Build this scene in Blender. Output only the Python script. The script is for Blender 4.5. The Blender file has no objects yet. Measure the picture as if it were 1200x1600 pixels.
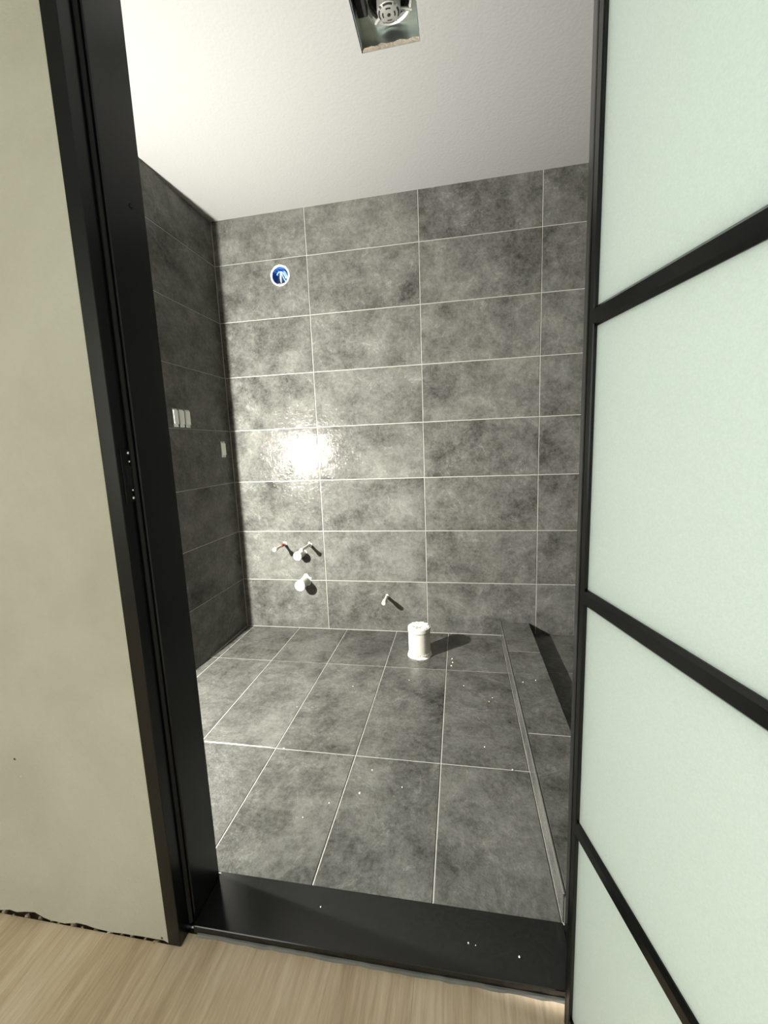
import bpy, bmesh, math, random
from mathutils import Matrix, Vector
random.seed(7)
S = bpy.context.scene
COL = S.collection
PI = math.pi

# ------------------------------------------------------------------ camera
def camera():
    yaw, pitch, roll = -0.1786, -0.1521, -0.0383
    ca, sa, cb, sb = math.cos(yaw), math.sin(yaw), math.cos(pitch), math.sin(pitch)
    f = Vector((sa*cb, ca*cb, sb)); r = Vector((ca, -sa, 0)); u = r.cross(f)
    c, s = math.cos(roll), math.sin(roll)
    r2 = c*r + s*u; u2 = -s*r + c*u
    m = Matrix((r2, u2, -f)).transposed().to_4x4()
    m.translation = (0.7914, -2.3467, 1.0804)
    cd = bpy.data.cameras.new('camera'); cd.sensor_fit = 'VERTICAL'
    cd.sensor_height = 36.0; cd.lens = 663.67/1600*36.0; cd.clip_start = 0.02
    o = bpy.data.objects.new('camera', cd); COL.objects.link(o); o.matrix_world = m
    S.camera = o
camera()

# ------------------------------------------------------------------ world, lights, exposure
W = bpy.data.worlds.new('world'); S.world = W; W.use_nodes = True
W.node_tree.nodes['Background'].inputs[0].default_value = (0.8, 0.88, 1.0, 1)
W.node_tree.nodes['Background'].inputs[1].default_value = 0.3

def light(name, kind, loc, energy, color, **kw):
    d = bpy.data.lights.new(name, kind); d.energy = energy; d.color = color
    for k, v in kw.items(): setattr(d, k, v)
    o = bpy.data.objects.new(name, d); COL.objects.link(o); o.location = loc
    return o
# bare work lamp standing in the wider part of the bathroom, left of the door
LAMP = (-0.590, -1.372, 1.045); LAMP_COL = (1.0, 0.985, 0.905)
light('work_lamp_glow', 'POINT', LAMP, 190, LAMP_COL, shadow_soft_size=0.024)
wl = light('work_lamp_beam', 'AREA', LAMP, 84, LAMP_COL, shape='DISK', size=0.048)
wl.rotation_euler = Vector((0.46, 0.87, -0.08)).to_track_quat('-Z', 'Y').to_euler()
# two added fill lights: one for the hall wall, one behind the door glass
w1 = light('window_daylight', 'AREA', (-0.95, -3.95, 1.35), 20, (1.0, 0.99, 0.97), shape='RECTANGLE', size=1.1, size_y=1.3)
w1.rotation_euler = (PI/2, 0, 0)
w2 = light('window_daylight', 'AREA', (2.72, -2.5, 1.1), 100, (0.95, 1.0, 1.0), shape='RECTANGLE', size=1.2, size_y=1.5)
w2.rotation_euler = (PI/2, 0, PI/2)
S.view_settings.view_transform = 'Standard'
S.view_settings.look = 'None'
S.view_settings.gamma = 1.0
S.view_settings.use_curve_mapping = False
S.view_settings.exposure = 0.0

# ------------------------------------------------------------------ materials
class NT:
    def __init__(s, name):
        s.m = bpy.data.materials.new(name); s.m.use_nodes = True
        s.t = s.m.node_tree; s.b = s.t.nodes['Principled BSDF']; s.out = s.t.nodes['Material Output']
    def n(s, typ, **kw):
        x = s.t.nodes.new(typ)
        for k, v in kw.items():
            if hasattr(x, k): setattr(x, k, v)
        return x
    def l(s, a, b): s.t.links.new(a, b)
    def noise(s, vec, scale, detail=4, rough=0.6, dist=0.0):
        x = s.n('ShaderNodeTexNoise'); x.inputs['Scale'].default_value = scale
        x.inputs['Detail'].default_value = detail; x.inputs['Roughness'].default_value = rough
        x.inputs['Distortion'].default_value = dist
        s.l(vec, x.inputs['Vector']); return x.outputs['Fac']
    def ramp(s, fac, stops):
        x = s.n('ShaderNodeValToRGB'); e = x.color_ramp.elements
        while len(e) < len(stops): e.new(0.5)
        for el, (p, c) in zip(e, stops):
            el.position = p; el.color = (c[0], c[1], c[2], 1)
        s.l(fac, x.inputs['Fac']); return x.outputs['Color']
    def math(s, op, a, b=None, clamp=False):
        x = s.n('ShaderNodeMath'); x.operation = op; x.use_clamp = clamp
        for i, v in enumerate((a, b)):
            if v is None: continue
            if isinstance(v, (int, float)): x.inputs[i].default_value = v
            else: s.l(v, x.inputs[i])
        return x.outputs[0]
    def mix(s, fac, a, b, blend='MIX'):
        x = s.n('ShaderNodeMix'); x.data_type = 'RGBA'; x.blend_type = blend
        for i, v in ((0, fac), (6, a), (7, b)):
            if isinstance(v, (int, float)): x.inputs[i].default_value = v
            elif isinstance(v, tuple): x.inputs[i].default_value = (*v, 1)
            else: s.l(v, x.inputs[i])
        return x.outputs[2]
    def bump(s, h, strength, dist=0.01):
        x = s.n('ShaderNodeBump'); x.inputs['Strength'].default_value = strength
        x.inputs['Distance'].default_value = dist; s.l(h, x.inputs['Height'])
        s.l(x.outputs['Normal'], s.b.inputs['Normal']); return x
    def coords(s, rnd=0.0, scale=(1, 1, 1)):
        tc = s.n('ShaderNodeTexCoord'); mp = s.n('ShaderNodeMapping'); mp.inputs['Scale'].default_value = scale
        s.l(tc.outputs['Object'], mp.inputs['Vector'])
        if rnd:
            oi = s.n('ShaderNodeObjectInfo'); cb = s.n('ShaderNodeCombineXYZ')
            a = s.math('MULTIPLY', oi.outputs['Random'], rnd)
            s.l(a, cb.inputs[0]); s.l(s.math('MULTIPLY', a, 1.7), cb.inputs[1]); s.l(s.math('MULTIPLY', a, 0.6), cb.inputs[2])
            s.l(cb.outputs[0], mp.inputs['Location']); s.rnd = oi.outputs['Random']
        return mp.outputs['Vector']
    def set(s, **kw):
        for k, v in kw.items(): s.b.inputs[k.replace('_', ' ')].default_value = v

def plain(name, col, rough=0.5, metal=0.0, bump=None, var=0.0, spec=0.5):
    m = NT(name); m.set(Base_Color=(*col, 1), Roughness=rough, Metallic=metal)
    m.b.inputs['Specular IOR Level'].default_value = spec
    if bump or var:
        v = m.coords()
        h = m.noise(v, (bump or (60, .1))[0], 5, 0.6)
        if var:
            m.l(m.ramp(m.noise(v, 9, 5), [(0.3, tuple(c*(1-var) for c in col)), (0.7, tuple(min(1, c*(1+var)) for c in col))]), m.b.inputs['Base Color'])
        if bump: m.bump(h, bump[1], 0.004)
    return m.m

def slate(name, dark, light_, gloss=0.3, spec=0.1):
    m = NT(name); v = m.coords(40.0)
    big = m.noise(v, 2.6, 6, 0.62, 0.5)
    mid = m.noise(v, 8, 10, 0.72, 0.25)
    fine = m.noise(v, 55, 10, 0.82, 0.3)
    f = m.math('ADD', m.math('MULTIPLY', big, 0.26), m.math('ADD', m.math('MULTIPLY', mid, 0.42), m.math('MULTIPLY', fine, 0.38)))
    f = m.math('ADD', f, m.math('MULTIPLY', m.math('SUBTRACT', m.rnd, 0.5), 0.035))
    mean = tuple((a+b)/2 for a, b in zip(dark, light_))
    c = m.ramp(f, [(0.40, dark), (0.54, mean), (0.68, light_)])
    # pale hairline veins that wander over the slate print
    ri = m.noise(v, 3.3, 6, 0.6, 1.6)
    vein = m.math('SUBTRACT', 1.0, m.math('MULTIPLY', m.math('ABSOLUTE', m.math('SUBTRACT', ri, 0.5)), 130.0), clamp=True)
    c = m.mix(m.math('MULTIPLY', vein, m.math('MULTIPLY', m.math('SUBTRACT', mid, 0.42, clamp=True), 2.2)), c, tuple(min(1, x*1.5) for x in light_))
    m.l(c, m.b.inputs['Base Color'])
    m.l(m.math('ADD', gloss-0.06, m.math('MULTIPLY', mid, 0.14)), m.b.inputs['Roughness'])
    h = m.math('ADD', m.math('MULTIPLY', m.noise(v, 85, 2, 0.5, 0.5), 1.0), m.math('MULTIPLY', mid, 0.45))
    m.bump(h, 0.42, 0.004)
    m.b.inputs['Specular IOR Level'].default_value = spec
    return m.m

M = {}
M['tile'] = slate('slate_tile', (0.024, 0.0243, 0.0218), (0.172, 0.172, 0.158), 0.075, 0.09)
M['floor_tile'] = slate('slate_floor_tile', (0.016, 0.0163, 0.0147), (0.134, 0.134, 0.1225), 0.10, 0.4)
M['grout'] = plain('grout', (0.33, 0.327, 0.30), 0.9, bump=(300, 0.2))
M['black_frame'] = plain('black_satin_metal', (0.004, 0.0046, 0.0050), 0.25, spec=0.36)
M['rubber'] = plain('black_rubber', (0.006, 0.006, 0.006), 0.75)
M['granite'] = NT('black_granite')
def _gr():
    m = M['granite']; v = m.coords()
    c = m.ramp(m.noise(v, 160, 4, 0.7), [(0.45, (0.006, 0.0065, 0.006)), (0.85, (0.014, 0.0145, 0.0135))])
    m.l(c, m.b.inputs['Base Color'])
    m.l(m.math('ADD', 0.10, m.math('MULTIPLY', m.noise(v, 7, 5), 0.16)), m.b.inputs['Roughness'])
    M['granite'] = m.m
_gr()
def _ceil():
    m = NT('painted_ceiling'); v = m.coords()
    m.set(Base_Color=(0.275, 0.275, 0.270, 1), Roughness=0.75)
    h = m.math('ADD', m.noise(v, 95, 3, 0.5), m.math('MULTIPLY', m.noise(v, 22, 3), 0.5))
    m.bump(h, 0.30, 0.004); return m.m
M['ceiling'] = _ceil()
def _plaster():
    m = NT('wall_plaster'); v = m.coords()
    a = m.noise(v, 2.2, 6, 0.6, 0.4)
    c = m.ramp(a, [(0.3, (0.50, 0.49, 0.40)), (0.55, (0.58, 0.575, 0.485)), (0.75, (0.63, 0.63, 0.545))])
    c = m.mix(m.math('MULTIPLY', m.noise(v, 120, 3), 0.16), c, (0.42, 0.42, 0.34))
    m.l(c, m.b.inputs['Base Color']); m.set(Roughness=0.85)
    m.bump(m.math('ADD', m.noise(v, 130, 4), m.math('MULTIPLY', a, 1.0)), 0.28, 0.004); return m.m
M['plaster'] = _plaster()
M['end_paint'] = plain('grey_primer', (0.20, 0.20, 0.19), 0.8, bump=(90, 0.2))
M['white_paint'] = plain('white_paint', (0.75, 0.75, 0.71), 0.7, bump=(90, 0.15))
M['gypsum'] = plain('broken_gypsum', (0.42, 0.33, 0.25), 0.95, bump=(160, 0.8), var=0.45)
M['dust_gap'] = plain('dusty_gap', (0.085, 0.06, 0.04), 0.95, bump=(160, 0.6), var=0.5)
def _wood():
    m = NT('oak_plank'); v = m.coords(25.0, (1, 0.07, 1))
    g = m.noise(v, 55, 8, 0.72, 0.5); b = m.noise(v, 9, 5, 0.6, 1.2)
    fine = m.noise(v, 210, 4, 0.7)
    f = m.math('ADD', m.math('MULTIPLY', g, 0.5), m.math('ADD', m.math('MULTIPLY', b, 0.38), m.math('MULTIPLY', fine, 0.2)))
    f = m.math('ADD', f, m.math('MULTIPLY', m.math('SUBTRACT', m.rnd, 0.5), 0.10))
    c = m.ramp(f, [(0.36, (0.46, 0.335, 0.215)), (0.53, (0.70, 0.545, 0.375)), (0.68, (0.88, 0.74, 0.57))])
    m.l(c, m.b.inputs['Base Color']); m.set(Roughness=0.5)
    m.bump(g, 0.15, 0.003); return m.m
M['wood'] = _wood()
def _glass():
    m = NT('frosted_glass'); v = m.coords()
    t = m.t; t.nodes.remove(m.b)
    d = m.n('ShaderNodeBsdfDiffuse'); d.inputs[0].default_value = (0.82, 0.875, 0.845, 1)
    tr = m.n('ShaderNodeBsdfTranslucent'); tr.inputs[0].default_value = (0.82, 0.885, 0.855, 1)
    g = m.n('ShaderNodeBsdfGlossy'); g.inputs[0].default_value = (1, 1, 1, 1); g.inputs['Roughness'].default_value = 0.42
    bp = m.n('ShaderNodeBump'); bp.inputs['Strength'].default_value = 0.35; bp.inputs['Distance'].default_value = 0.002
    sp = m.noise(v, 420, 3, 0.6); m.l(sp, bp.inputs['Height'])
    m.l(m.ramp(sp, [(0.35, (0.76, 0.82, 0.785)), (0.65, (0.86, 0.915, 0.885))]), d.inputs[0])
    for x in (d, tr, g): m.l(bp.outputs[0], x.inputs['Normal'])
    a = m.n('ShaderNodeMixShader'); a.inputs[0].default_value = 0.5
    m.l(d.outputs[0], a.inputs[1]); m.l(tr.outputs[0], a.inputs[2])
    fr = m.n('ShaderNodeFresnel'); fr.inputs[0].default_value = 1.3
    b = m.n('ShaderNodeMixShader'); m.l(fr.outputs[0], b.inputs[0])
    m.l(a.outputs[0], b.inputs[1]); m.l(g.outputs[0], b.inputs[2])
    m.l(b.outputs[0], m.out.inputs['Surface']); return m.m
M['frosted'] = _glass()
M['pvc'] = plain('white_pvc', (0.50, 0.49, 0.44), 0.45, bump=(70, 0.12), var=0.06)
M['plaster_splash'] = plain('plaster_splash', (0.78, 0.76, 0.70), 0.9, bump=(140, 0.8), var=0.12)
M['plaster_grey'] = plain('grey_dried_plaster', (0.42, 0.41, 0.34), 0.95, bump=(140, 0.8), var=0.35)
M['red'] = plain('red_sleeve', (0.45, 0.06, 0.06), 0.5)
M['ink'] = plain('grey_ink', (0.12, 0.12, 0.11), 0.8)
M['switch'] = plain('white_plastic', (0.80, 0.80, 0.75), 0.35)
M['steel'] = plain('galvanised_steel', (0.50, 0.55, 0.54), 0.3, 1.0, bump=(22, 0.25), var=0.3)
M['chrome'] = plain('bright_screw', (0.8, 0.8, 0.78), 0.18, 1.0)
M['alu'] = plain('aluminium_motor', (0.36, 0.36, 0.34), 0.5, 0.6, var=0.2)
M['void'] = plain('black_void', (0.004, 0.004, 0.006), 0.8)
M['blue_box'] = plain('blue_plastic', (0.03, 0.12, 0.42), 0.4)
M['blue_light'] = plain('pale_blue_wire', (0.16, 0.38, 0.75), 0.4)
M['wire_white'] = plain('white_wire', (0.8, 0.8, 0.76), 0.45)
M['wire_dark'] = plain('dark_wire', (0.01, 0.012, 0.03), 0.4)
M['silicone'] = plain('grey_sealant', (0.22, 0.22, 0.21), 0.7, bump=(80, 0.4), var=0.2)
M['cardboard'] = plain('torn_board_paper', (0.34, 0.29, 0.235), 0.95, bump=(120, 0.8), var=0.35)
M['trim_metal'] = plain('brushed_edge_trim', (0.45, 0.45, 0.42), 0.35, 0.9)

# ------------------------------------------------------------------ mesh helpers
def link(name, me, mat, parent=None, loc=None, rot=None):
    o = bpy.data.objects.new(name, me); COL.objects.link(o)
    if mat is not None and not me.materials: me.materials.append(mat)
    if parent is not None: o.parent = parent
    if loc is not None: o.location = loc
    if rot is not None: o.rotation_euler = rot
    return o
def fin(name, bm, mat, parent=None, smooth=False, **kw):
    bmesh.ops.recalc_face_normals(bm, faces=bm.faces)
    me = bpy.data.meshes.new(name); bm.to_mesh(me); bm.free()
    if smooth:
        for p in me.polygons: p.use_smooth = True
        try: me.set_sharp_from_angle(angle=math.radians(40))
        except Exception: pass
    return link(name, me, mat, parent, **kw)
def tag(o, label, cat=None, group=None, kind=None):
    o['label'] = label
    if cat: o['category'] = cat
    if group: o['group'] = group
    if kind: o['kind'] = kind
    return o
def empty(name, loc, rz=0):
    o = bpy.data.objects.new(name, None); COL.objects.link(o); o.location = loc; o.rotation_euler = (0, 0, rz)
    o.empty_display_size = 0.05
    return o
def add_box(bm, a, b, bevel=0.0):
    (x0, y0, z0), (x1, y1, z1) = a, b
    v = [bm.verts.new(p) for p in ((x0,y0,z0),(x1,y0,z0),(x1,y1,z0),(x0,y1,z0),(x0,y0,z1),(x1,y0,z1),(x1,y1,z1),(x0,y1,z1))]
    f = [bm.faces.new([v[i] for i in q]) for q in ((0,3,2,1),(4,5,6,7),(0,1,5,4),(1,2,6,5),(2,3,7,6),(3,0,4,7))]
    if bevel:
        es = {e for x in f for e in x.edges}
        bmesh.ops.bevel(bm, geom=list(es), offset=bevel, segments=1, affect='EDGES')
def box(name, a, b, mat, parent=None, bevel=0.0, **kw):
    bm = bmesh.new(); add_box(bm, a, b, bevel); return fin(name, bm, mat, parent, **kw)
def add_lathe(bm, prof, n=28, m=Matrix()):
    """prof: list of (radius, height); axis = local z"""
    rings = []
    for r, z in prof:
        if r < 1e-6: rings.append([bm.verts.new(m @ Vector((0, 0, z)))])
        else: rings.append([bm.verts.new(m @ Vector((r*math.cos(2*PI*i/n), r*math.sin(2*PI*i/n), z))) for i in range(n)])
    for A, B in zip(rings, rings[1:]):
        if len(A) == 1 and len(B) == 1: continue
        for i in range(n):
            j = (i+1) % n
            if len(A) == 1: bm.faces.new((A[0], B[i], B[j]))
            elif len(B) == 1: bm.faces.new((A[i], A[j], B[0]))
            else: bm.faces.new((A[i], A[j], B[j], B[i]))
    return rings
def lathe(name, prof, mat, parent=None, n=28, m=Matrix(), jitter=None, **kw):
    bm = bmesh.new(); add_lathe(bm, prof, n, m)
    if jitter: jitter(bm)
    return fin(name, bm, mat, parent, smooth=True, **kw)
def add_tube(bm, pts, r, n=10):
    pts = [Vector(p) for p in pts]; rings = []
    for i, p in enumerate(pts):
        d = (pts[min(i+1, len(pts)-1)] - pts[max(i-1, 0)]).normalized()
        a = d.orthogonal().normalized() if i == 0 else (prev - d*prev.dot(d)).normalized()
        prev = a; b = d.cross(a)
        rings.append([bm.verts.new(p + r*(math.cos(2*PI*k/n)*a + math.sin(2*PI*k/n)*b)) for k in range(n)])
    for A, B in zip(rings, rings[1:]):
        for k in range(n): bm.faces.new((A[k], A[(k+1) % n], B[(k+1) % n], B[k]))
    bm.faces.new(rings[0]); bm.faces.new(rings[-1])
def tube(name, pts, r, mat, parent=None, n=10, **kw):
    bm = bmesh.new(); add_tube(bm, pts, r, n); return fin(name, bm, mat, parent, smooth=True, **kw)
def blob(name, prof_r, depth, mat, parent, m, n=18, rough=0.35):
    """an irregular splash of plaster lying on the local xy plane"""
    bm = bmesh.new(); c = bm.verts.new(m @ Vector((0, 0, depth))); rings = []
    rad = [prof_r*(1 + random.uniform(-rough, rough)) for _ in range(n)]
    for s, z in ((0.6, depth*0.8), (1.0, 0.0)):
        rings.append([bm.verts.new(m @ Vector((s*rad[i]*math.cos(2*PI*i/n), s*rad[i]*math.sin(2*PI*i/n), z + random.uniform(0, depth*0.3)*(s < 1)))) for i in range(n)])
    for i in range(n):
        j = (i+1) % n
        bm.faces.new((c, rings[0][i], rings[0][j])); bm.faces.new((rings[0][i], rings[1][i], rings[1][j], rings[0][j]))
    bm.faces.new(list(reversed(rings[1])))
    return fin(name, bm, mat, parent)

def ring_solid(bm, rect, hole, front, back):
    """plate in the local xy plane (rect = x0,y0,x1,y1) pierced by a star-shaped hole (list of xy points), between z=back and z=front"""
    x0, y0, x1, y1 = rect
    cx = sum(p[0] for p in hole)/len(hole); cy = sum(p[1] for p in hole)/len(hole)
    angs = [math.atan2(p[1]-cy, p[0]-cx) for p in hole]
    def cast_rect(a):
        dx, dy = math.cos(a), math.sin(a); t = 1e9
        if dx > 1e-9: t = min(t, (x1-cx)/dx)
        if dx < -1e-9: t = min(t, (x0-cx)/dx)
        if dy > 1e-9: t = min(t, (y1-cy)/dy)
        if dy < -1e-9: t = min(t, (y0-cy)/dy)
        return (cx+dx*t, cy+dy*t)
    def cast_hole(a):
        dx, dy = math.cos(a), math.sin(a); n = len(hole)
        for i in range(n):
            p, q = hole[i], hole[(i+1) % n]
            ex, ey = q[0]-p[0], q[1]-p[1]; den = dx*ey - dy*ex
            if abs(den) < 1e-12: continue
            t = ((p[0]-cx)*ey - (p[1]-cy)*ex)/den; s = ((p[0]-cx)*dy - (p[1]-cy)*dx)/den
            if t > 0 and -1e-6 <= s <= 1+1e-6: return (cx+dx*t, cy+dy*t)
    items = [(a, p, cast_rect(a)) for a, p in zip(angs, hole)]
    for c in ((x0, y0), (x1, y0), (x1, y1), (x0, y1)):
        a = math.atan2(c[1]-cy, c[0]-cx)
        items = [it for it in items if abs(it[0]-a) > 1e-6 or True]
        near = [k for k, it in enumerate(items) if abs(it[0]-a) < 1e-5]
        if near: items[near[0]] = (items[near[0]][0], items[near[0]][1], c)
        else: items.append((a, cast_hole(a), c))
    items.sort(key=lambda t: t[0]); n = len(items)
    V = lambda p, z: bm.verts.new((p[0], p[1], z))
    hf = [V(it[1], front) for it in items]; hb = [V(it[1], back) for it in items]
    rf = [V(it[2], front) for it in items]; rb = [V(it[2], back) for it in items]
    for i in range(n):
        j = (i+1) % n
        for q in ((hf[i], rf[i], rf[j], hf[j]), (hb[i], hb[j], rb[j], rb[i]), (rf[i], rb[i], rb[j], rf[j]), (hf[i], hf[j], hb[j], hb[i])):
            bm.faces.new(q)
def circle(cx, cy, r, n=24): return [(cx+r*math.cos(2*PI*(i+.3)/n), cy+r*math.sin(2*PI*(i+.3)/n)) for i in range(n)]
def rectp(x0, y0, x1, y1): return [(x0, y0), (x1, y0), (x1, y1), (x0, y1)]

# tiles: local x = width, local y = height, local z = outward normal, front face at z = 0
TT = 0.0075; GAP = 0.0020      # tile thickness, half of a joint
_tm = {}
def tile_mesh(w, h, mat='tile'):
    k = (round(w, 4), round(h, 4), mat)
    if k not in _tm:
        bm = bmesh.new(); b = 0.0012
        a = w/2; c = h/2
        lo = [bm.verts.new((x, y, -TT)) for x, y in ((-a,-c),(a,-c),(a,c),(-a,c))]
        mi = [bm.verts.new((x, y, -b*0.7)) for x, y in ((-a,-c),(a,-c),(a,c),(-a,c))]
        up = [bm.verts.new((x, y, 0)) for x, y in ((-a+b,-c+b),(a-b,-c+b),(a-b,c-b),(-a+b,c-b))]
        bm.faces.new(up); bm.faces.new(list(reversed(lo)))
        for i in range(4):
            j = (i+1) % 4
            bm.faces.new((lo[i], lo[j], mi[j], mi[i])); bm.faces.new((mi[i], mi[j], up[j], up[i]))
        me = bpy.data.meshes.new('tile'); bm.to_mesh(me); bm.free(); me.materials.append(M[mat]); _tm[k] = me
    return _tm[k]
def place_tile(u0, v0, u1, v1, frame, parent, name='tile', lip=0.0006, hole=None, tilt=(0, 0), mat='tile'):
    """u,v: extent in the frame's local plane; frame: 4x4 taking local (u,v,n) to world"""
    u0 += GAP; v0 += GAP; u1 -= GAP; v1 -= GAP
    if u1-u0 < 0.004 or v1-v0 < 0.004: return None
    cu, cv = (u0+u1)/2, (v0+v1)/2
    if hole:
        bm = bmesh.new(); ring_solid(bm, (u0-cu, v0-cv, u1-cu, v1-cv), [(x-cu, y-cv) for x, y in hole], 0, -TT)
        o = fin(name, bm, M['tile'], parent)
    else:
        o = link(name, tile_mesh(u1-u0, v1-v0, mat), None, parent)
    t = Matrix.Rotation(tilt[0]+random.uniform(-1, 1)*0.0009, 4, 'X') @ Matrix.Rotation(tilt[1]+random.uniform(-1, 1)*0.0009, 4, 'Y')
    o.matrix_world = frame @ Matrix.Translation((cu, cv, random.uniform(-lip, lip*0.3))) @ t
    return o
def frame(org, u, v):
    u = Vector(u); v = Vector(v); n = u.cross(v)
    m = Matrix((u, v, n)).transposed().to_4x4(); m.translation = org; return m

# ------------------------------------------------------------------ key measures (metres)
XL = -0.534; YE = -0.552           # left partition: face and free end
XA = -1.30; XR = 2.05              # outer bathroom walls
YF = -1.489                        # rear edge of the threshold
YH = -1.643                        # hall face of the door wall
ZH = -0.02                         # hall floor
H = 2.345
def ceil_z(x): return 2.3385 + 0.0115*x
Z7 = 0.3044
ROWS = [0.0] + [Z7 + 0.3*i for i in range(7)] + [H + 0.03]
JX0, JX1 = 0.172, 1.011            # clear opening between the jambs

# ------------------------------------------------------------------ setting: bathroom
VX, VZ, VR = -0.156, 2.021, 0.053  # round hole with the electrical box
def build_back_wall():
    fr = frame((0, 0, 0), (1, 0, 0), (0, 0, 1))        # normal = -y
    bm = bmesh.new()
    ring_solid(bm, (XA, -0.1, XR, H+0.1), circle(VX, VZ, VR, 28), -0.0022, -0.11)
    w = fin('wall_back', bm, M['grout']); w.matrix_world = fr
    tag(w, 'back wall of the bathroom clad in large dark slate tiles with pale grout', 'wall', kind='structure')
    cols = [XL+0.0005, 0.0, 0.6, 1.2, 1.8, XR]
    for r in range(8):
        for c in range(5):
            z1 = ROWS[r+1]
            if r == 7: z1 = ceil_z(cols[c+1]) + 0.003
            hole = circle(VX, VZ, VR-0.002, 28) if (r == 6 and c == 0) else None
            place_tile(cols[c], ROWS[r], cols[c+1], z1, fr, w, hole=hole)
        place_tile(XA, ROWS[r], XL-0.15, ROWS[r+1] if r < 7 else ceil_z(XA), fr, w)
    return w
def build_left_wall():
    fr = frame((XL, 0, 0), (0, 1, 0), (0, 0, 1))       # u = y (negative), normal = +x
    w = box('wall_left', (XL-0.15, YE, -0.05), (XL-0.0022, 0.02, H+0.05), M['end_paint'])
    tag(w, 'dark tiled short side wall left of the shower room in shadow', 'wall', kind='structure')
    g = box('grout_bed', (XL-0.0045, YE+0.002, 0.0), (XL-0.0020, 0.0, H-0.005), M['grout'], w)
    holes = {4: rectp(-0.505, 1.2085, -0.367, 1.299), 3: rectp(-0.116, 1.054, -0.062, 1.147)}
    for r in range(8):
        z1 = ROWS[r+1] if r < 7 else ceil_z(XL)-0.002
        place_tile(YE, ROWS[r], -0.0005, z1, fr, w, hole=holes.get(r))
    e = box('edge_strip', (XL-0.004, YE-0.002, 0), (XL+0.0005, YE, H-0.01), M['white_paint'], w)
    return w
def build_floor():
    fr = frame((0, 0, 0), (1, 0, 0), (0, 1, 0))
    f = box('floor', (XA, YF, -0.12), (XR, 0.02, -0.0022), M['grout'])
    tag(f, 'dark grey slate tile floor of the bathroom with pale grout lines', 'floor', kind='structure')
    fx = [-0.4884 + 0.3016*i for i in range(-3, 5)]
    cols = [XA] + fx + [1.0097]
    rows = [0.0, -0.4072, -1.0290, YF]
    for i in range(len(cols)-1):
        for j in range(3):
            x0, x1 = cols[i], cols[i+1]
            y1, y0 = rows[j], rows[j+1]
            if j == 0 and x0 < XL < x1: x0 = XL+0.004          # beside the partition
            elif j == 0 and x1 <= XL: x1 = min(x1, XL-0.15)
            if y1-y0 < 0.02: continue
            place_tile(x0, y0, x1, y1, fr, f, lip=0.0004, mat='floor_tile')
    # shower side, right of the curb, laid slightly higher
    s = box('floor_shower', (1.168, YF, -0.0021), (XR, 0.0, 0.0158), M['grout'])
    tag(s, 'slate tiled shower floor right of the low curb, mostly in its shadow', 'floor', kind='structure')
    fr2 = frame((0, 0, 0.018), (1, 0, 0), (0, 1, 0))
    xs = [1.1665, 1.47, 1.7716, 1.95, XR]; ys = [0.0, -0.41, -1.03, -1.489]
    for i in range(4):
        for j in range(3): place_tile(xs[i], ys[j+1], xs[i+1], ys[j], fr2, s, mat='floor_tile')
    return f
def build_ceiling():
    bm = bmesh.new()
    ring_solid(bm, (XA, YH, XR, 0.02), rectp(0.495, -1.02, 0.684, -0.785), 0.0, -0.013)
    for v in bm.verts: v.co.z = ceil_z(v.co.x) - v.co.z
    c = fin('ceiling', bm, M['ceiling'])
    tag(c, 'bright white orange-peel textured bathroom ceiling', 'ceiling', kind='structure')
    box('wall_alcove', (XA-0.1, YH+0.001, -0.05), (XA, 0.02, H+0.05), M['tile'])['kind'] = 'structure'
    tag(bpy.data.objects['wall_alcove'], 'dark tiled outer wall left of the bathroom alcove', 'wall', kind='structure')
    w = box('wall_right', (XR, -1.5, -0.05), (XR+0.1, 0.1, H+0.05), M['grout'])
    tag(w, 'dark tiled shower side wall hidden behind the glass door', 'wall', kind='structure')
    fr = frame((XR-0.003, 0, 0), (0, -1, 0), (0, 0, 1))
    for r in range(8):
        for c2 in ((0.003, 0.6), (0.6, 1.2), (1.2, 1.49)):
            place_tile(c2[0], max(ROWS[r], 0.02), c2[1], ROWS[r+1] if r < 7 else H, fr, w)
build_back_wall(); build_left_wall(); build_floor(); build_ceiling()

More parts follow.
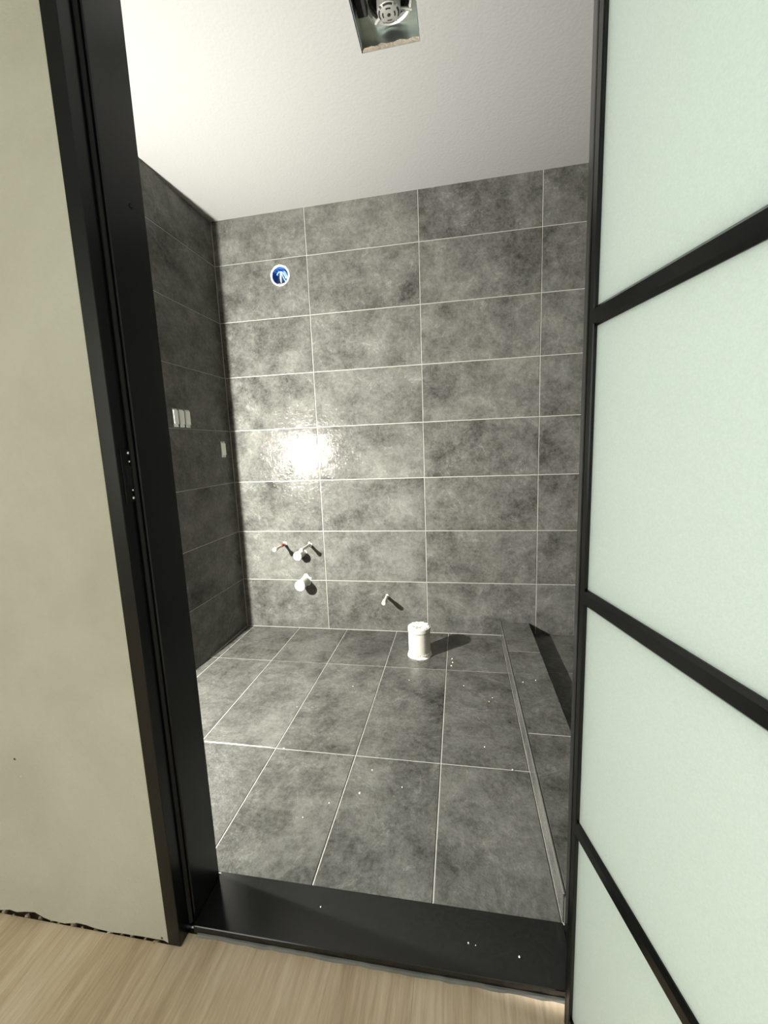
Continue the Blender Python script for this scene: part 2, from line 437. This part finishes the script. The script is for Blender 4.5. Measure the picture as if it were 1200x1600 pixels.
# ------------------------------------------------------------------ setting: hall
def build_hall():
    # door wall, left of the frame, with its broken bottom edge of plasterboard
    edge = [(-1.62, 0.0), (-1.3, -0.004), (-1.1, 0.003), (-0.9, -0.003), (-0.7, -0.006), (-0.52, 0.001), (-0.40, -0.006),
            (-0.335, -0.013), (-0.305, -0.006), (-0.285, -0.009), (-0.262, -0.004), (-0.232, -0.001), (-0.205, -0.011), (-0.188, -0.0145), (-0.168, -0.0155), (-0.150, -0.0165),
            (-0.134, -0.012), (-0.112, -0.0075), (-0.09, -0.0085), (-0.072, -0.0125), (-0.045, -0.0150), (-0.020, -0.0160),
            (0.004, -0.0155), (0.030, -0.0135), (0.065, -0.0125), (0.098, -0.0120), (0.116, -0.0115), (0.1285, -0.0165)]
    bm = bmesh.new()
    pts = [(x, z + random.uniform(-0.0012, 0.0012)) for x, z in edge] + [(0.1285, 2.5), (-1.62, 2.5)]
    A = [bm.verts.new((x, YH, z)) for x, z in pts]; B = [bm.verts.new((x, YH+0.014, z)) for x, z in pts]
    bm.faces.new(A); bm.faces.new(list(reversed(B)))
    for i in range(len(A)): bm.faces.new((A[i], B[i], B[(i+1) % len(A)], A[(i+1) % len(A)]))
    w = fin('wall_front', bm, M['plaster'])
    tag(w, 'rough beige plaster hall wall left of the black door frame', 'wall', kind='structure')
    box('wall_core', (-1.62, YH+0.0145, -0.02), (0.127, YF-0.002, 2.5), M['dust_gap'], w)
    box('wall_over_door', (0.127, YH, 2.115), (1.056, YF-0.002, 2.5), M['plaster'], w)
    box('wall_beside_hinges', (1.056, YH, -0.02), (2.8, YF-0.002, 2.5), M['plaster'], w)
    # crumbled gypsum seen in the gap along the floor
    for i in range(15):
        x = -0.36 + i*0.0327 + random.uniform(-.004, .004)
        m = Matrix.Translation((x, YH + random.uniform(-0.001, 0.006), ZH-0.008))
        blob('gypsum_crumb', random.uniform(0.003, 0.009), random.uniform(0.007, 0.012), M['gypsum'] if i % 5 else M['plaster_splash'], w, m, 8)
    for x, z, r in ((-0.205, 0.4145, 0.0028), (0.113, -0.0065, 0.0030), (-0.197, 0.372, 0.0014)):
        m = frame((x, YH-0.0002, z), (1, 0, 0), (0, 0, 1))
        blob('nail_hole', r, 0.0006, M['dust_gap'] if r > 0.002 else M['plaster_splash'], w, m, 9)
    for name, a, b, lab in (('wall_hall_left', (-1.72, -4.05, -0.02), (-1.62, YH, 2.5), 'plain plaster end wall of the hall, left'),
                            ('wall_hall_right', (2.8, -4.05, -0.02), (2.9, YF, 2.5), 'plain plaster end wall of the hall, right'),
                            ('wall_hall_rear', (-1.72, -4.15, -0.02), (2.9, -4.05, 2.5), 'plain plaster wall behind the viewer in the hall')):
        tag(box(name, a, b, M['plaster']), lab, 'wall', kind='structure')
    tag(box('ceiling_hall', (-1.72, -4.15, 2.5), (2.9, YF, 2.6), M['ceiling']), 'plain white hall ceiling outside the bathroom', 'ceiling', kind='structure')
    f = box('floor_hall', (-1.72, -4.15, -0.08), (2.9, -1.6, ZH-0.008), M['dust_gap'])
    tag(f, 'light oak plank floor of the hall in front of the threshold', 'floor', kind='structure')
    pw = 0.181; x = 0.1445 - pw*10
    bmw = {}
    while x < 2.8:
        y = -4.1 - random.uniform(0, 0.9)
        n = 0
        while y < -1.65:
            y1 = y + 1.22
            # the boards in front of the opening run on under the door line
            cut = -1.6155 if 0.14 < x + pw/2 < 1.05 else -1.6435
            if y1 > cut - 0.5: y1 = cut
            a0, a1 = max(y, -4.1), y1
            if a1 - a0 > 0.05:
                bm = bmesh.new(); add_box(bm, (-pw/2+0.0001, -(a1-a0)/2+0.0001, -0.008), (pw/2-0.0001, (a1-a0)/2-0.0001, 0), 0.00025)
                fin('plank', bm, M['wood'], f, loc=(x+pw/2, (a0+a1)/2, ZH))
            y = y1
        x += pw
    # two made-up windows out of view, added to go with the hall fill lights
    for i, (org, rz, w_, h_) in enumerate((((-0.95, -4.05, 1.35), 0, 1.1, 1.3), ((2.8, -2.5, 1.1), PI/2, 1.2, 1.5))):
        e = empty('window_%d' % (i+1), org, rz)
        tag(e, ('white framed hall window behind the viewer', 'white framed hall window beyond the glass door')[i], 'window', kind='structure')
        s = 1
        for nm, a, b in (('window_frame', (-w_/2-.06, 0, -h_/2-.06), (-w_/2, .05, h_/2+.06)), ('window_frame', (w_/2, 0, -h_/2-.06), (w_/2+.06, .05, h_/2+.06)),
                         ('window_frame', (-w_/2, 0, h_/2), (w_/2, .05, h_/2+.06)), ('window_sill', (-w_/2-.08, 0, -h_/2-.06), (w_/2+.08, .06, -h_/2))):
            box(nm, a, b, M['white_paint'], e)
        box('window_pane', (-w_/2, 0.002, -h_/2), (w_/2, 0.008, h_/2), M['frosted'], e)
build_hall()

# ------------------------------------------------------------------ threshold and sealant
def build_threshold():
    bm = bmesh.new(); add_box(bm, (JX0+0.0003, -1.615, -0.0195), (JX1-0.0003, YF-0.0005, 0.0035), 0.0015)
    for v in bm.verts:
        if v.co.z > -0.001: v.co.z += 0.0022 if v.co.y > -1.55 else -0.0025
    t = fin('threshold', bm, M['granite'])
    tag(t, 'polished black stone threshold across the doorway', 'threshold')
    bm = bmesh.new(); n = 40; pr = []
    for i in range(n+1):
        x = 0.183 + (1.004-0.183)*i/n
        d = random.uniform(-0.0008, 0.0008)
        pr.append([bm.verts.new(p) for p in ((x, -1.6145, -0.0197), (x, -1.6145, -0.0150+d*.6), (x, -1.6180+d, -0.0160), (x, -1.6212+d*1.5, -0.0197))])
    for A, B in zip(pr, pr[1:]):
        for k in range(3): bm.faces.new((A[k], B[k], B[k+1], A[k+1]))
    bm.faces.new(pr[0]); bm.faces.new(pr[-1])
    s = fin('sealant_bead', bm, M['silicone'])
    tag(s, 'thin grey sealant bead between black threshold and oak floor', 'sealant')
build_threshold()

# ------------------------------------------------------------------ door frame
def build_frame():
    F = empty('door_frame', (0.16, -1.6, ZH))
    tag(F, 'black metal door frame around the bathroom opening', 'door frame')
    inv = Matrix.Translation((-0.16, 1.6, -ZH))
    def part(name, a, b, mat='black_frame', bevel=0.0012, parent=None, smooth=False):
        bm = bmesh.new(); add_box(bm, a, b, bevel)
        o = fin(name, bm, M[mat]); o.data.transform(inv); o.parent = parent or F; return o
    # rebated profile: deep jamb, stop proud of it, recessed rebate on the hall side
    RX0, RX1 = 0.160, 1.023
    ja = part('jamb', (0.128, -1.6445, ZH), (RX0, YF-0.012, 2.10))
    jb = part('jamb', (RX1, -1.6445, ZH), (1.055, YF-0.012, 2.10))
    part('door_stop', (RX0-0.002, -1.6035, ZH+0.001), (JX0, -1.5005, 2.062), bevel=0.0022)
    part('door_stop', (JX1, -1.6035, ZH+0.001), (RX1+0.002, -1.5005, 2.062), bevel=0.0022)
    part('frame_head', (0.128, -1.6445, 2.074), (1.055, YF-0.012, 2.112))
    part('door_stop', (JX0, -1.6035, 2.060), (JX1, -1.5005, 2.075))
    part('gasket', (RX0-0.001, -1.6125, 0.0), (RX0+0.0075, -1.6035, 2.06), 'rubber', 0.003)
    part('gasket', (RX1-0.0075, -1.6125, 0.0), (RX1+0.001, -1.6035, 2.06), 'rubber', 0.003)
    # strike plate with latch slot and four screws in the left rebate
    sp = part('strike_plate', (RX0-0.0005, -1.6345, 0.992), (RX0+0.0016, -1.6075, 1.095), bevel=0.0006)
    part('latch_slot', (RX0+0.0014, -1.6265, 1.022), (RX0+0.0022, -1.6135, 1.062), 'void', 0, sp)
    for y, z, r in ((-1.6150, 1.0875, 0.0034), (-1.6150, 1.071, 0.0024), (-1.6150, 1.0155, 0.0024), (-1.6150, 1.000, 0.0034)):
        m = inv @ frame((RX0+0.0012, y, z), (0, 1, 0), (0, 0, 1))
        lathe('screw', [(0, 0.0026), (r*0.5, 0.0024), (r*0.9, 0.0014), (r, 0.0), (0, 0)], M['chrome'], sp, 12, m)
    m = inv @ frame((JX0-0.0005, -1.539, 1.559), (0, 1, 0), (0, 0, 1))
    lathe('screw_cap', [(0, 0.0032), (0.0035, 0.003), (0.0048, 0.0016), (0.0050, 0)], M['black_frame'], F, 16, m)
    return F
build_frame()

# ------------------------------------------------------------------ glass door, swung out into the hall
def build_door():
    D = empty('door_1', (0.975, -1.655, ZH), math.atan2(-0.972, 0.235))
    tag(D, 'open black framed door with five frosted glass panes on the right', 'door', kind='structure')
    W_, T, b0, b1 = 0.857, 0.040, 0.010, 2.080
    sw = 0.0185
    z = lambda v: v - ZH
    bf = M['black_frame']
    box('stile', (0, 0, b0), (sw, T, b1), bf, D, 0.0015)
    box('stile', (W_-0.045, 0, b0), (W_, T, b1), bf, D, 0.0015)
    box('stile_groove', (0.0050, -0.0005, b0+0.002), (0.0058, 0.0004, b1-0.002), M['black_frame'], D)
    box('bottom_rail', (sw, 0, b0), (W_-0.045, T, z(0.026)), bf, D, 0.0015)
    box('top_rail', (sw, 0, b1-0.045), (W_-0.045, T, b1), bf, D, 0.0015)
    mids = [0.4255, 0.8365, 1.2510, 1.6600]
    lim = [z(0.026)] + [z(c) for c in mids] + [b1-0.045]
    hw = 0.0135
    for c in mids:
        bm = bmesh.new(); zc = z(c)
        prof = [(0.0042, -hw), (-0.0010, -hw+0.005), (-0.0010, hw-0.005), (0.0042, hw), (0.0066, hw), (0.0066, -hw)]
        prof2 = [(0.0184-p, q) for p, q in prof]
        for pr in (prof, prof2):
            A = [bm.verts.new((sw-0.001, p, zc+q)) for p, q in pr]; B = [bm.verts.new((W_-0.044, p, zc+q)) for p, q in pr]
            for i in range(len(A)): bm.faces.new((A[i], A[(i+1) % len(A)], B[(i+1) % len(A)], B[i]))
            bm.faces.new(A); bm.faces.new(B)
        fin('muntin', bm, bf, D)
    for i in range(5):
        za = lim[i] + (0 if i == 0 else 0.002); zb = lim[i+1] - (0 if i == 4 else 0.002)
        box('glass_pane', (sw-0.004, 0.0062, za), (W_-0.041, 0.0122, zb), M['frosted'], D)
    for h in (0.22, 1.05, 1.86):
        lathe('hinge', [(0, 0), (0.007, 0), (0.007, 0.1), (0, 0.1)], bf, D, 14, Matrix.Translation((-0.006, T+0.004, h)))
build_door()

# ------------------------------------------------------------------ shower curb
def build_curb():
    C = empty('shower_curb', (1.01, -0.75, 0))
    tag(C, 'low tiled shower curb running from back wall to the threshold', 'curb')
    x0, x1, h = 1.0097, 1.164, 0.0805
    y0, y1 = YF-0.0, -0.001
    inv = Matrix.Translation((-1.01, 0.75, 0))
    def bx_(name, a, b, mat, bevel=0):
        o = box(name, a, b, M[mat], None, bevel); o.data.transform(inv); o.parent = C; return o
    bx_('curb_core', (x0+0.004, y0, 0), (x1-0.002, y1, h-0.0022), 'grout')
    bx_('edge_trim', (x0-0.0002, y0, h-0.0085), (x0+0.0035, y1, h+0.0004), 'trim_metal', 0.0005)
    bx_('trim_gap', (x0+0.0035, y0, h-0.003), (x0+0.0065, y1, h-0.0008), 'void')
    top = frame((0, 0, h), (1, 0, 0), (0, 1, 0))
    side = frame((x0, 0, 0), (0, -1, 0), (0, 0, 1))
    back = frame((x1, 0, 0), (0, 1, 0), (0, 0, 1))
    js = [y1, -0.345, -0.945, y0]
    for a, b in zip(js, js[1:]):
        o = place_tile(x0+0.0045, b, x1+0.0015, a, top, None, mat='floor_tile'); o.matrix_world = inv @ o.matrix_world; o.parent = C
        o = place_tile(b, 0.018, a, h-0.004, back, None); o.matrix_world = inv @ o.matrix_world; o.parent = C
    js = [y1, -0.29, -0.89, y0]
    for a, b in zip(js, js[1:]):
        o = place_tile(-a, 0.0, -b, h-0.0065, side, None); o.matrix_world = inv @ o.matrix_world; o.parent = C
build_curb()

# ------------------------------------------------------------------ pipes
def build_drain():
    D = empty('drain_pipe', (0.577, -0.264, 0.0))
    tag(D, 'short white plastic drain pipe standing up from the tile floor', 'pipe')
    lathe('pipe_body', [(0.0565, 0.0), (0.0565, 0.132), (0.0, 0.132)], M['pvc'], D, 40)
    def jag(bm):
        for v in bm.verts:
            if v.co.z > 0.149: v.co.z += random.uniform(-0.003, 0.006)
            v.co.x += random.uniform(-.0008, .0008)
    lathe('pipe_cap', [(0.0572, 0.132), (0.0585, 0.133), (0.0588, 0.150), (0.0578, 0.154), (0.052, 0.1545)], M['pvc'], D, 40)
    lathe('cap_seam', [(0.0566, 0.1300), (0.0571, 0.1300), (0.0571, 0.1322), (0.0566, 0.1322)], M['ink'], D, 40)
    bm = bmesh.new(); n = 26
    c = bm.verts.new((0, 0, 0.1545)); prev = None; rings = []
    for s in (0.25, 0.5, 0.75, 0.92, 1.0):
        ring = []
        for i in range(n):
            r = 0.0545*s; a = 2*PI*i/n
            z = 0.1535 + (random.uniform(0.000, 0.0075) if s > 0.7 else random.uniform(-0.002, 0.003)); z = 0.148 if s == 1.0 else z
            ring.append(bm.verts.new((r*math.cos(a), r*math.sin(a), z)))
        rings.append(ring)
    for i in range(n): bm.faces.new((c, rings[0][i], rings[0][(i+1) % n]))
    for A, B in zip(rings, rings[1:]):
        for i in range(n): bm.faces.new((A[i], B[i], B[(i+1) % n], A[(i+1) % n]))
    fin('plaster_crust', bm, M['plaster_splash'], D)
    for k in range(7):
        a = random.uniform(0, 6.28); r = random.uniform(0.0, 0.040)
        blob('plaster_patch', random.uniform(0.005, 0.012), 0.003, M['plaster_grey'], D, Matrix.Translation((r*math.cos(a), r*math.sin(a), 0.1535)), 9)
    # collar of thinset round the foot
    bm = bmesh.new(); n = 44; R = []
    for i in range(n):
        a = 2*PI*i/n; j = random.uniform(-1, 1)
        R.append([bm.verts.new((r*math.cos(a), r*math.sin(a), z)) for r, z in ((0.0560, 0.018+j*0.003), (0.0590, 0.015+j*0.002), (0.0605+j*0.0008, 0.005), (0.0635+j*0.0018, 0.0), (0.05, 0.0))])
    for i in range(n):
        A, B = R[i], R[(i+1) % n]
        for k in range(4): bm.faces.new((A[k], B[k], B[k+1], A[k+1]))
    fin('thinset_collar', bm, M['plaster_splash'], D)
    for k in range(11):
        a = math.radians(-140 + k*11 + random.uniform(-4, 4)); r = 0.0602
        m = Matrix.Translation((r*math.cos(a), r*math.sin(a), 0.017)) @ Matrix.Rotation(a, 4, 'Z') @ Matrix.Rotation(PI/2, 4, 'Y')
        blob('thinset_patch', random.uniform(0.003, 0.0065), 0.0012, M['plaster_grey'], D, m, 9)
    # printed lines running up the pipe
    def marks(name, ang, spans, wd):
        bm = bmesh.new(); a = math.radians(ang)
        for z0, z1, da in spans:
            b = a + da; r = 0.0566
            m = Matrix.Rotation(b, 4, 'Z')
            vs = [bm.verts.new(m @ Vector(p)) for p in ((r+.0002, -wd, z0), (r+.0002, wd, z0), (r+.0002, wd, z1), (r+.0002, -wd, z1))]
            bm.faces.new(vs)
        fin(name, bm, M['ink'], D)
    marks('printed_line', -56, [(0.032+i*0.0125, 0.032+i*0.0125+random.uniform(0.005, 0.010), random.uniform(-.015, .015)) for i in range(8)], 0.0011)
    marks('printed_line', -112, [(0.060+i*0.0035, 0.0625+i*0.0035, 0) for i in range(11)], 0.0008)
build_drain()

WF = lambda x, z: frame((x, 0.0, z), (1, 0, 0), (0, 0, 1))      # wall frame, local z points out of the wall
def stub(name, label, x, z, L, r, cap_r, cap_len, red=False, group=None, splash=0.016):
    E_ = empty(name, (x, 0, z)); tag(E_, label, 'pipe', group)
    m = WF(0, 0)
    lathe('pipe_body', [(r, -0.004), (r, L-cap_len), (0, L-cap_len)], M['pvc'], E_, 18, m)
    lathe('end_cap', [(r, L-cap_len), (cap_r, L-cap_len+0.002), (cap_r, L-0.003), (cap_r*0.8, L), (cap_r*0.35, L), (cap_r*0.3, L-0.004), (0, L-0.004)], M['pvc'], E_, 18, m)
    blob('plaster_splash', splash*0.85, 0.0022, M['plaster_splash'], E_, WF(0.002, 0.002) @ Matrix.Translation((0, 0, -0.0005)), 14)
    if red:
        lathe('red_sleeve', [(r+0.0003, 0.020), (r+0.0018, 0.022), (r+0.0012, 0.050), (r+0.0002, 0.053)], M['red'], E_, 14, m)
    return E_
stub('water_stub', 'thin white water pipe stub with a red sleeve at its base', -0.244, 0.527, 0.150, 0.0075, 0.0125, 0.022, red=True)
stub('water_stub', 'thin white water pipe stub right of the red sleeved one', -0.087, 0.524, 0.146, 0.0085, 0.0115, 0.024, splash=0.017)
stub('water_stub', 'small white supply stub low on the wall left of the drain pipe', 0.366, 0.213, 0.112, 0.0095, 0.0125, 0.048, splash=0.013)
def capped(label, x, z, L, r, splash):
    E_ = empty('waste_pipe', (x, 0, z)); tag(E_, label, 'pipe')
    m = WF(0, 0)
    lathe('pipe_body', [(r*0.90, -0.004), (r*0.90, L-0.022)], M['pvc'], E_, 30, m)
    lathe('end_cap', [(r*0.90, L-0.022), (r, L-0.021), (r, L-0.002), (r*0.95, L), (0, L)], M['pvc'], E_, 30, m)
    blob('plaster_splash', splash*0.92, 0.0022, M['plaster_splash'], E_, WF(0.004, 0.008) @ Matrix.Translation((0, 0, -0.0005)), 18, 0.25)
capped('round white capped waste pipe between the two thin water stubs', -0.139, 0.472, 0.078, 0.0255, 0.030)
capped('larger white capped waste pipe lowest under the water stubs', -0.128, 0.300, 0.098, 0.0315, 0.042)

# ------------------------------------------------------------------ round electrical box in the back wall
def build_jbox():
    B = empty('electrical_box', (VX, 0.0, VZ)); tag(B, 'round blue electrical box with loose wires high on the tiled wall', 'electrical box')
    m = WF(0, 0)
    lathe('box_shell', [(VR-0.0030, -0.001), (VR-0.0055, -0.001), (VR-0.008, -0.045), (0, -0.046), (0, -0.052), (VR-0.005, -0.051), (VR-0.0030, -0.001)], M['blue_box'], B, 32, m)
    def jag(bm):
        for v in bm.verts:
            v.co.x += random.uniform(-.001, .001); v.co.z += random.uniform(-.001, .001)
    lathe('plaster_rim', [(VR-0.0075, -0.003), (VR-0.006, 0.0006), (VR-0.001, 0.0012), (VR+0.0015, 0.0004), (VR-0.002, -0.003)], M['plaster_splash'], B, 34, m, jitter=jag)
    for pts, r, mt in (([(-.022, .030, -.010), (-.018, .022, -.022), (-.012, .006, -.014), (-.014, -.018, -.010), (-.010, -.036, -.012)], .0035, 'wire_dark'),
                       ([(-.006, -.036, -.03), (-.002, -.012, -.012), (.004, .012, -.006), (.018, .016, -.012), (.024, -.008, -.025)], .0036, 'wire_white'),
                       ([(.024, -.030, -.03), (.016, -.010, -.010), (.010, .014, -.006), (-.008, .022, -.008), (-.026, .014, -.025)], .0034, 'blue_light'),
                       ([(.030, -.018, -.030), (.034, .002, -.014), (.026, .020, -.010), (.008, .030, -.025)], .0036, 'blue_light'),
                       ([(.012, -.034, -.03), (.010, -.020, -.012), (.012, -.006, -.01), (.016, .008, -.030)], .0042, 'wire_dark')):
        tube('wire', [m @ Vector(p) for p in pts], r, M[mt], B)
    tube('wire_nut', [m @ Vector(p) for p in ((.004, .010, -.012), (.010, .020, -.004))], .0068, M['wire_white'], B)
    box('clamp_bar', (-.020, 0.010, -.043), (.026, 0.014, -.036), M['steel'], B)
build_jbox()

# ------------------------------------------------------------------ light switches in the left wall
def switches(label, y0, y1, z0, z1, n, zt, zb):
    S_ = empty('light_switch', (XL, (y0+y1)/2, (z0+z1)/2)); tag(S_, label, 'switch')
    inv = Matrix.Translation((-XL, -(y0+y1)/2, -(z0+z1)/2))
    def bx_(nm, a, b, mt, bev=0, par=None):
        o = box(nm, a, b, M[mt], None, bev); o.data.transform(inv); o.parent = par or S_; return o
    bx_('box_recess', (XL-0.0035, y0+0.002, z0+0.002), (XL-0.0019, y1-0.002, z1-0.002), 'void')
    p = (y1-y0)/n
    for i in range(n):
        a = y0+p*i; b = a+p
        bx_('mounting_strap', (XL-0.0020, a+0.005, z0+0.003), (XL-0.0004, b-0.005, z1-0.003), 'steel', 0.0003)
        k = bx_('rocker', (XL-0.002, a+0.0055, zb), (XL+0.0045, b-0.0055, zt), 'switch', 0.0012)
        for zz in (z0+0.008, z1-0.0075):
            m = inv @ frame((XL-0.0006, (a+b)/2, zz), (0, 1, 0), (0, 0, 1))
            lathe('screw', [(0, 0.0014), (0.0025, 0.001), (0.003, 0)], M['chrome'], S_, 10, m)
switches('triple gang of white rocker switches without a cover plate on dark tile', -0.505, -0.367, 1.2085, 1.299, 3, 1.2905, 1.2255)
switches('single white rocker switch in a tile cutout near the room corner', -0.116, -0.062, 1.054, 1.147, 1, 1.135, 1.069)

# ------------------------------------------------------------------ exhaust fan in the ceiling
def build_fan():
    x0, x1, y0, y1 = 0.497, 0.682, -1.018, -0.787
    zc = ceil_z(0.6)+0.010; zt = zc + 0.135
    cx, cy = (x0+x1)/2, (y0+y1)/2
    Fn = empty('exhaust_fan', (cx, cy, zc)); tag(Fn, 'uncovered metal exhaust fan housing with exposed motor in the ceiling', 'fan')
    inv = Matrix.Translation((-cx, -cy, -zc))
    def bx_(nm, a, b, mt, bev=0):
        o = box(nm, a, b, M[mt], None, bev); o.data.transform(inv); o.parent = Fn; return o
    t = 0.0012
    bx_('housing_side', (x0, y0, zc), (x0+t, y1, zt), 'steel'); bx_('housing_side', (x1-t, y0, zc), (x1, y1, zt), 'steel')
    bx_('housing_side', (x0, y1-t, zc), (x1, y1, zt), 'steel'); bx_('housing_side', (x0, y0, zc), (x1, y0+t, zt), 'steel')
    bx_('housing_top', (x0, y0, zt), (x1, y1, zt+t), 'steel')
    # blower plate with its round inlet, dark wheel above and motor hung in the middle
    px, py, pz = 0.597, -0.864, zc+0.050
    bm = bmesh.new(); ring_solid(bm, (x0+t, y0+t, x1-t, y1-t), circle(px, py, 0.066, 36), pz+0.0012, pz)
    o = fin('blower_plate', bm, M['steel']); o.data.transform(inv); o.parent = Fn
    lathe('inlet_ring', [(0.066, 0), (0.072, -0.004), (0.069, -0.008), (0.063, -0.004), (0.063, 0.012), (0.066, 0.012), (0.066, 0)], M['alu'], Fn, 40, inv @ Matrix.Translation((px, py, pz)))
    lathe('blower_wheel', [(0.0, 0.030), (0.062, 0.030), (0.062, 0.006), (0.055, 0.006), (0.055, 0.024), (0, 0.024)], M['void'], Fn, 30, inv @ Matrix.Translation((px, py, pz)))
    mz = pz - 0.034
    mm = inv @ Matrix.Translation((px, py, mz))
    lathe('motor_body', [(0.0, 0.052), (0.033, 0.052), (0.036, 0.046), (0.036, 0.008), (0.0345, 0.002), (0.026, -0.002), (0.010, -0.004), (0.0, -0.004)], M['alu'], Fn, 32, mm)
    # dark vent slots: short arcs on the end bell
    for k in range(4):
        a0 = PI/4 + k*PI/2
        for (ra, rb, sp) in ((0.0275, 0.0318, 0.50), (0.0165, 0.0205, 0.42)):
            bm = bmesh.new(); q = 7; A = []; Bq = []
            for i in range(q):
                a = a0 - sp + 2*sp*i/(q-1) + PI/4
                A.append(bm.verts.new(mm @ Vector((ra*math.cos(a), ra*math.sin(a), -0.0050+ (0.0030 if ra > .02 else 0.001))))); Bq.append(bm.verts.new(mm @ Vector((rb*math.cos(a), rb*math.sin(a), -0.0046 + (0.0052 if ra > .02 else 0.0018)))))
            for i in range(q-1): bm.faces.new((A[i], A[i+1], Bq[i+1], Bq[i]))
            fin('vent_slot', bm, M['void'], Fn)
    lathe('shaft_hub', [(0.0, -0.006), (0.0045, -0.006), (0.005, -0.003)], M['void'], Fn, 12, mm)
    for a in (0.5, 2.3, 4.05):
        p = Vector((px, py, mz+0.020)); d = Vector((math.cos(a), math.sin(a), 0))
        tube('motor_bracket', [inv @ (p + d*0.032), inv @ (p + d*0.055 + Vector((0, 0, 0.006))), inv @ (p + d*0.074 + Vector((0, 0, 0.008)))], 0.0048, M['alu'], Fn)
    for a in (0.9, 2.2, 3.9, 5.4):
        lathe('screw', [(0, -0.004), (0.003, -0.003), (0.0042, 0)], M['chrome'], Fn, 10, inv @ Matrix.Translation((px+0.031*math.cos(a), py+0.031*math.sin(a), mz+0.001)))
    bx_('wire_cover', (x0+0.004, -0.98, zc+0.020), (x0+0.036, -0.86, zc+0.058), 'rubber', 0.003)
    # torn plasterboard paper along the cut edge
    bm = bmesh.new(); n = 18; L = []
    for i in range(n+1):
        x = 0.498 + 0.184*i/n
        L.append([bm.verts.new((x, -0.7868+random.uniform(-.0012, 0), ceil_z(x)+0.0004)), bm.verts.new((x, -0.7885+random.uniform(-.0015, .0005), ceil_z(x)+0.010+random.uniform(-.001, .006))), bm.verts.new((x, -0.7868, ceil_z(x)+0.013))])
    for A, B in zip(L, L[1:]):
        for k in range(2): bm.faces.new((A[k], B[k], B[k+1], A[k+1]))
    o = fin('torn_board_edge', bm, M['cardboard']); o.data.transform(inv); o.parent = Fn
build_fan()

# ------------------------------------------------------------------ crumbs of plaster lying about
def crumbs():
    spots = [(0.470, -1.19, .0030), (0.385, -1.24, .0022), (0.322, -1.30, .0018), (0.49, -1.09, .0018), (0.55, -0.52, .0018), (0.30, -0.60, .0018),
             (0.80, -0.54, .0022), (0.92, -0.62, .0020), (0.905, -0.65, .0016), (0.955, -1.03, .0028), (0.60, -1.15, .0022), (0.10, -0.78, .0016),
             (0.87, -0.93, .0022), (0.745, -0.30, .0035), (0.748, -0.335, .003), (0.742, -0.37, .0035)]
    for i, (x, y, r) in enumerate(spots):
        o = blob('plaster_crumb', r, r*1.1, M['plaster_splash'], None, Matrix(), 7); o.location = (x, y, 0.0)
        tag(o, 'tiny white plaster crumb lying on the dark floor tiles', 'crumb', 'plaster crumbs on the tile floor')
    for x, y, r in ((1.045, -0.62, .0022), (1.10, -0.60, .0022)):
        o = blob('plaster_crumb', r, r, M['plaster_splash'], None, Matrix(), 7); o.location = (x, y, 0.0805)
        tag(o, 'tiny white plaster crumb on top of the shower curb', 'crumb', 'plaster crumbs on the curb')
    for x, y, r in ((0.455, -1.535, .0018), (0.800, -1.560, .0018), (0.905, -1.57, .0022), (0.815, -1.562, .0012)):
        o = blob('plaster_crumb', r, r, M['plaster_splash'], None, Matrix(), 7); o.location = (x, y, 0.0035)
        tag(o, 'tiny white plaster crumb on the black stone threshold', 'crumb', 'plaster crumbs on the threshold')
crumbs()
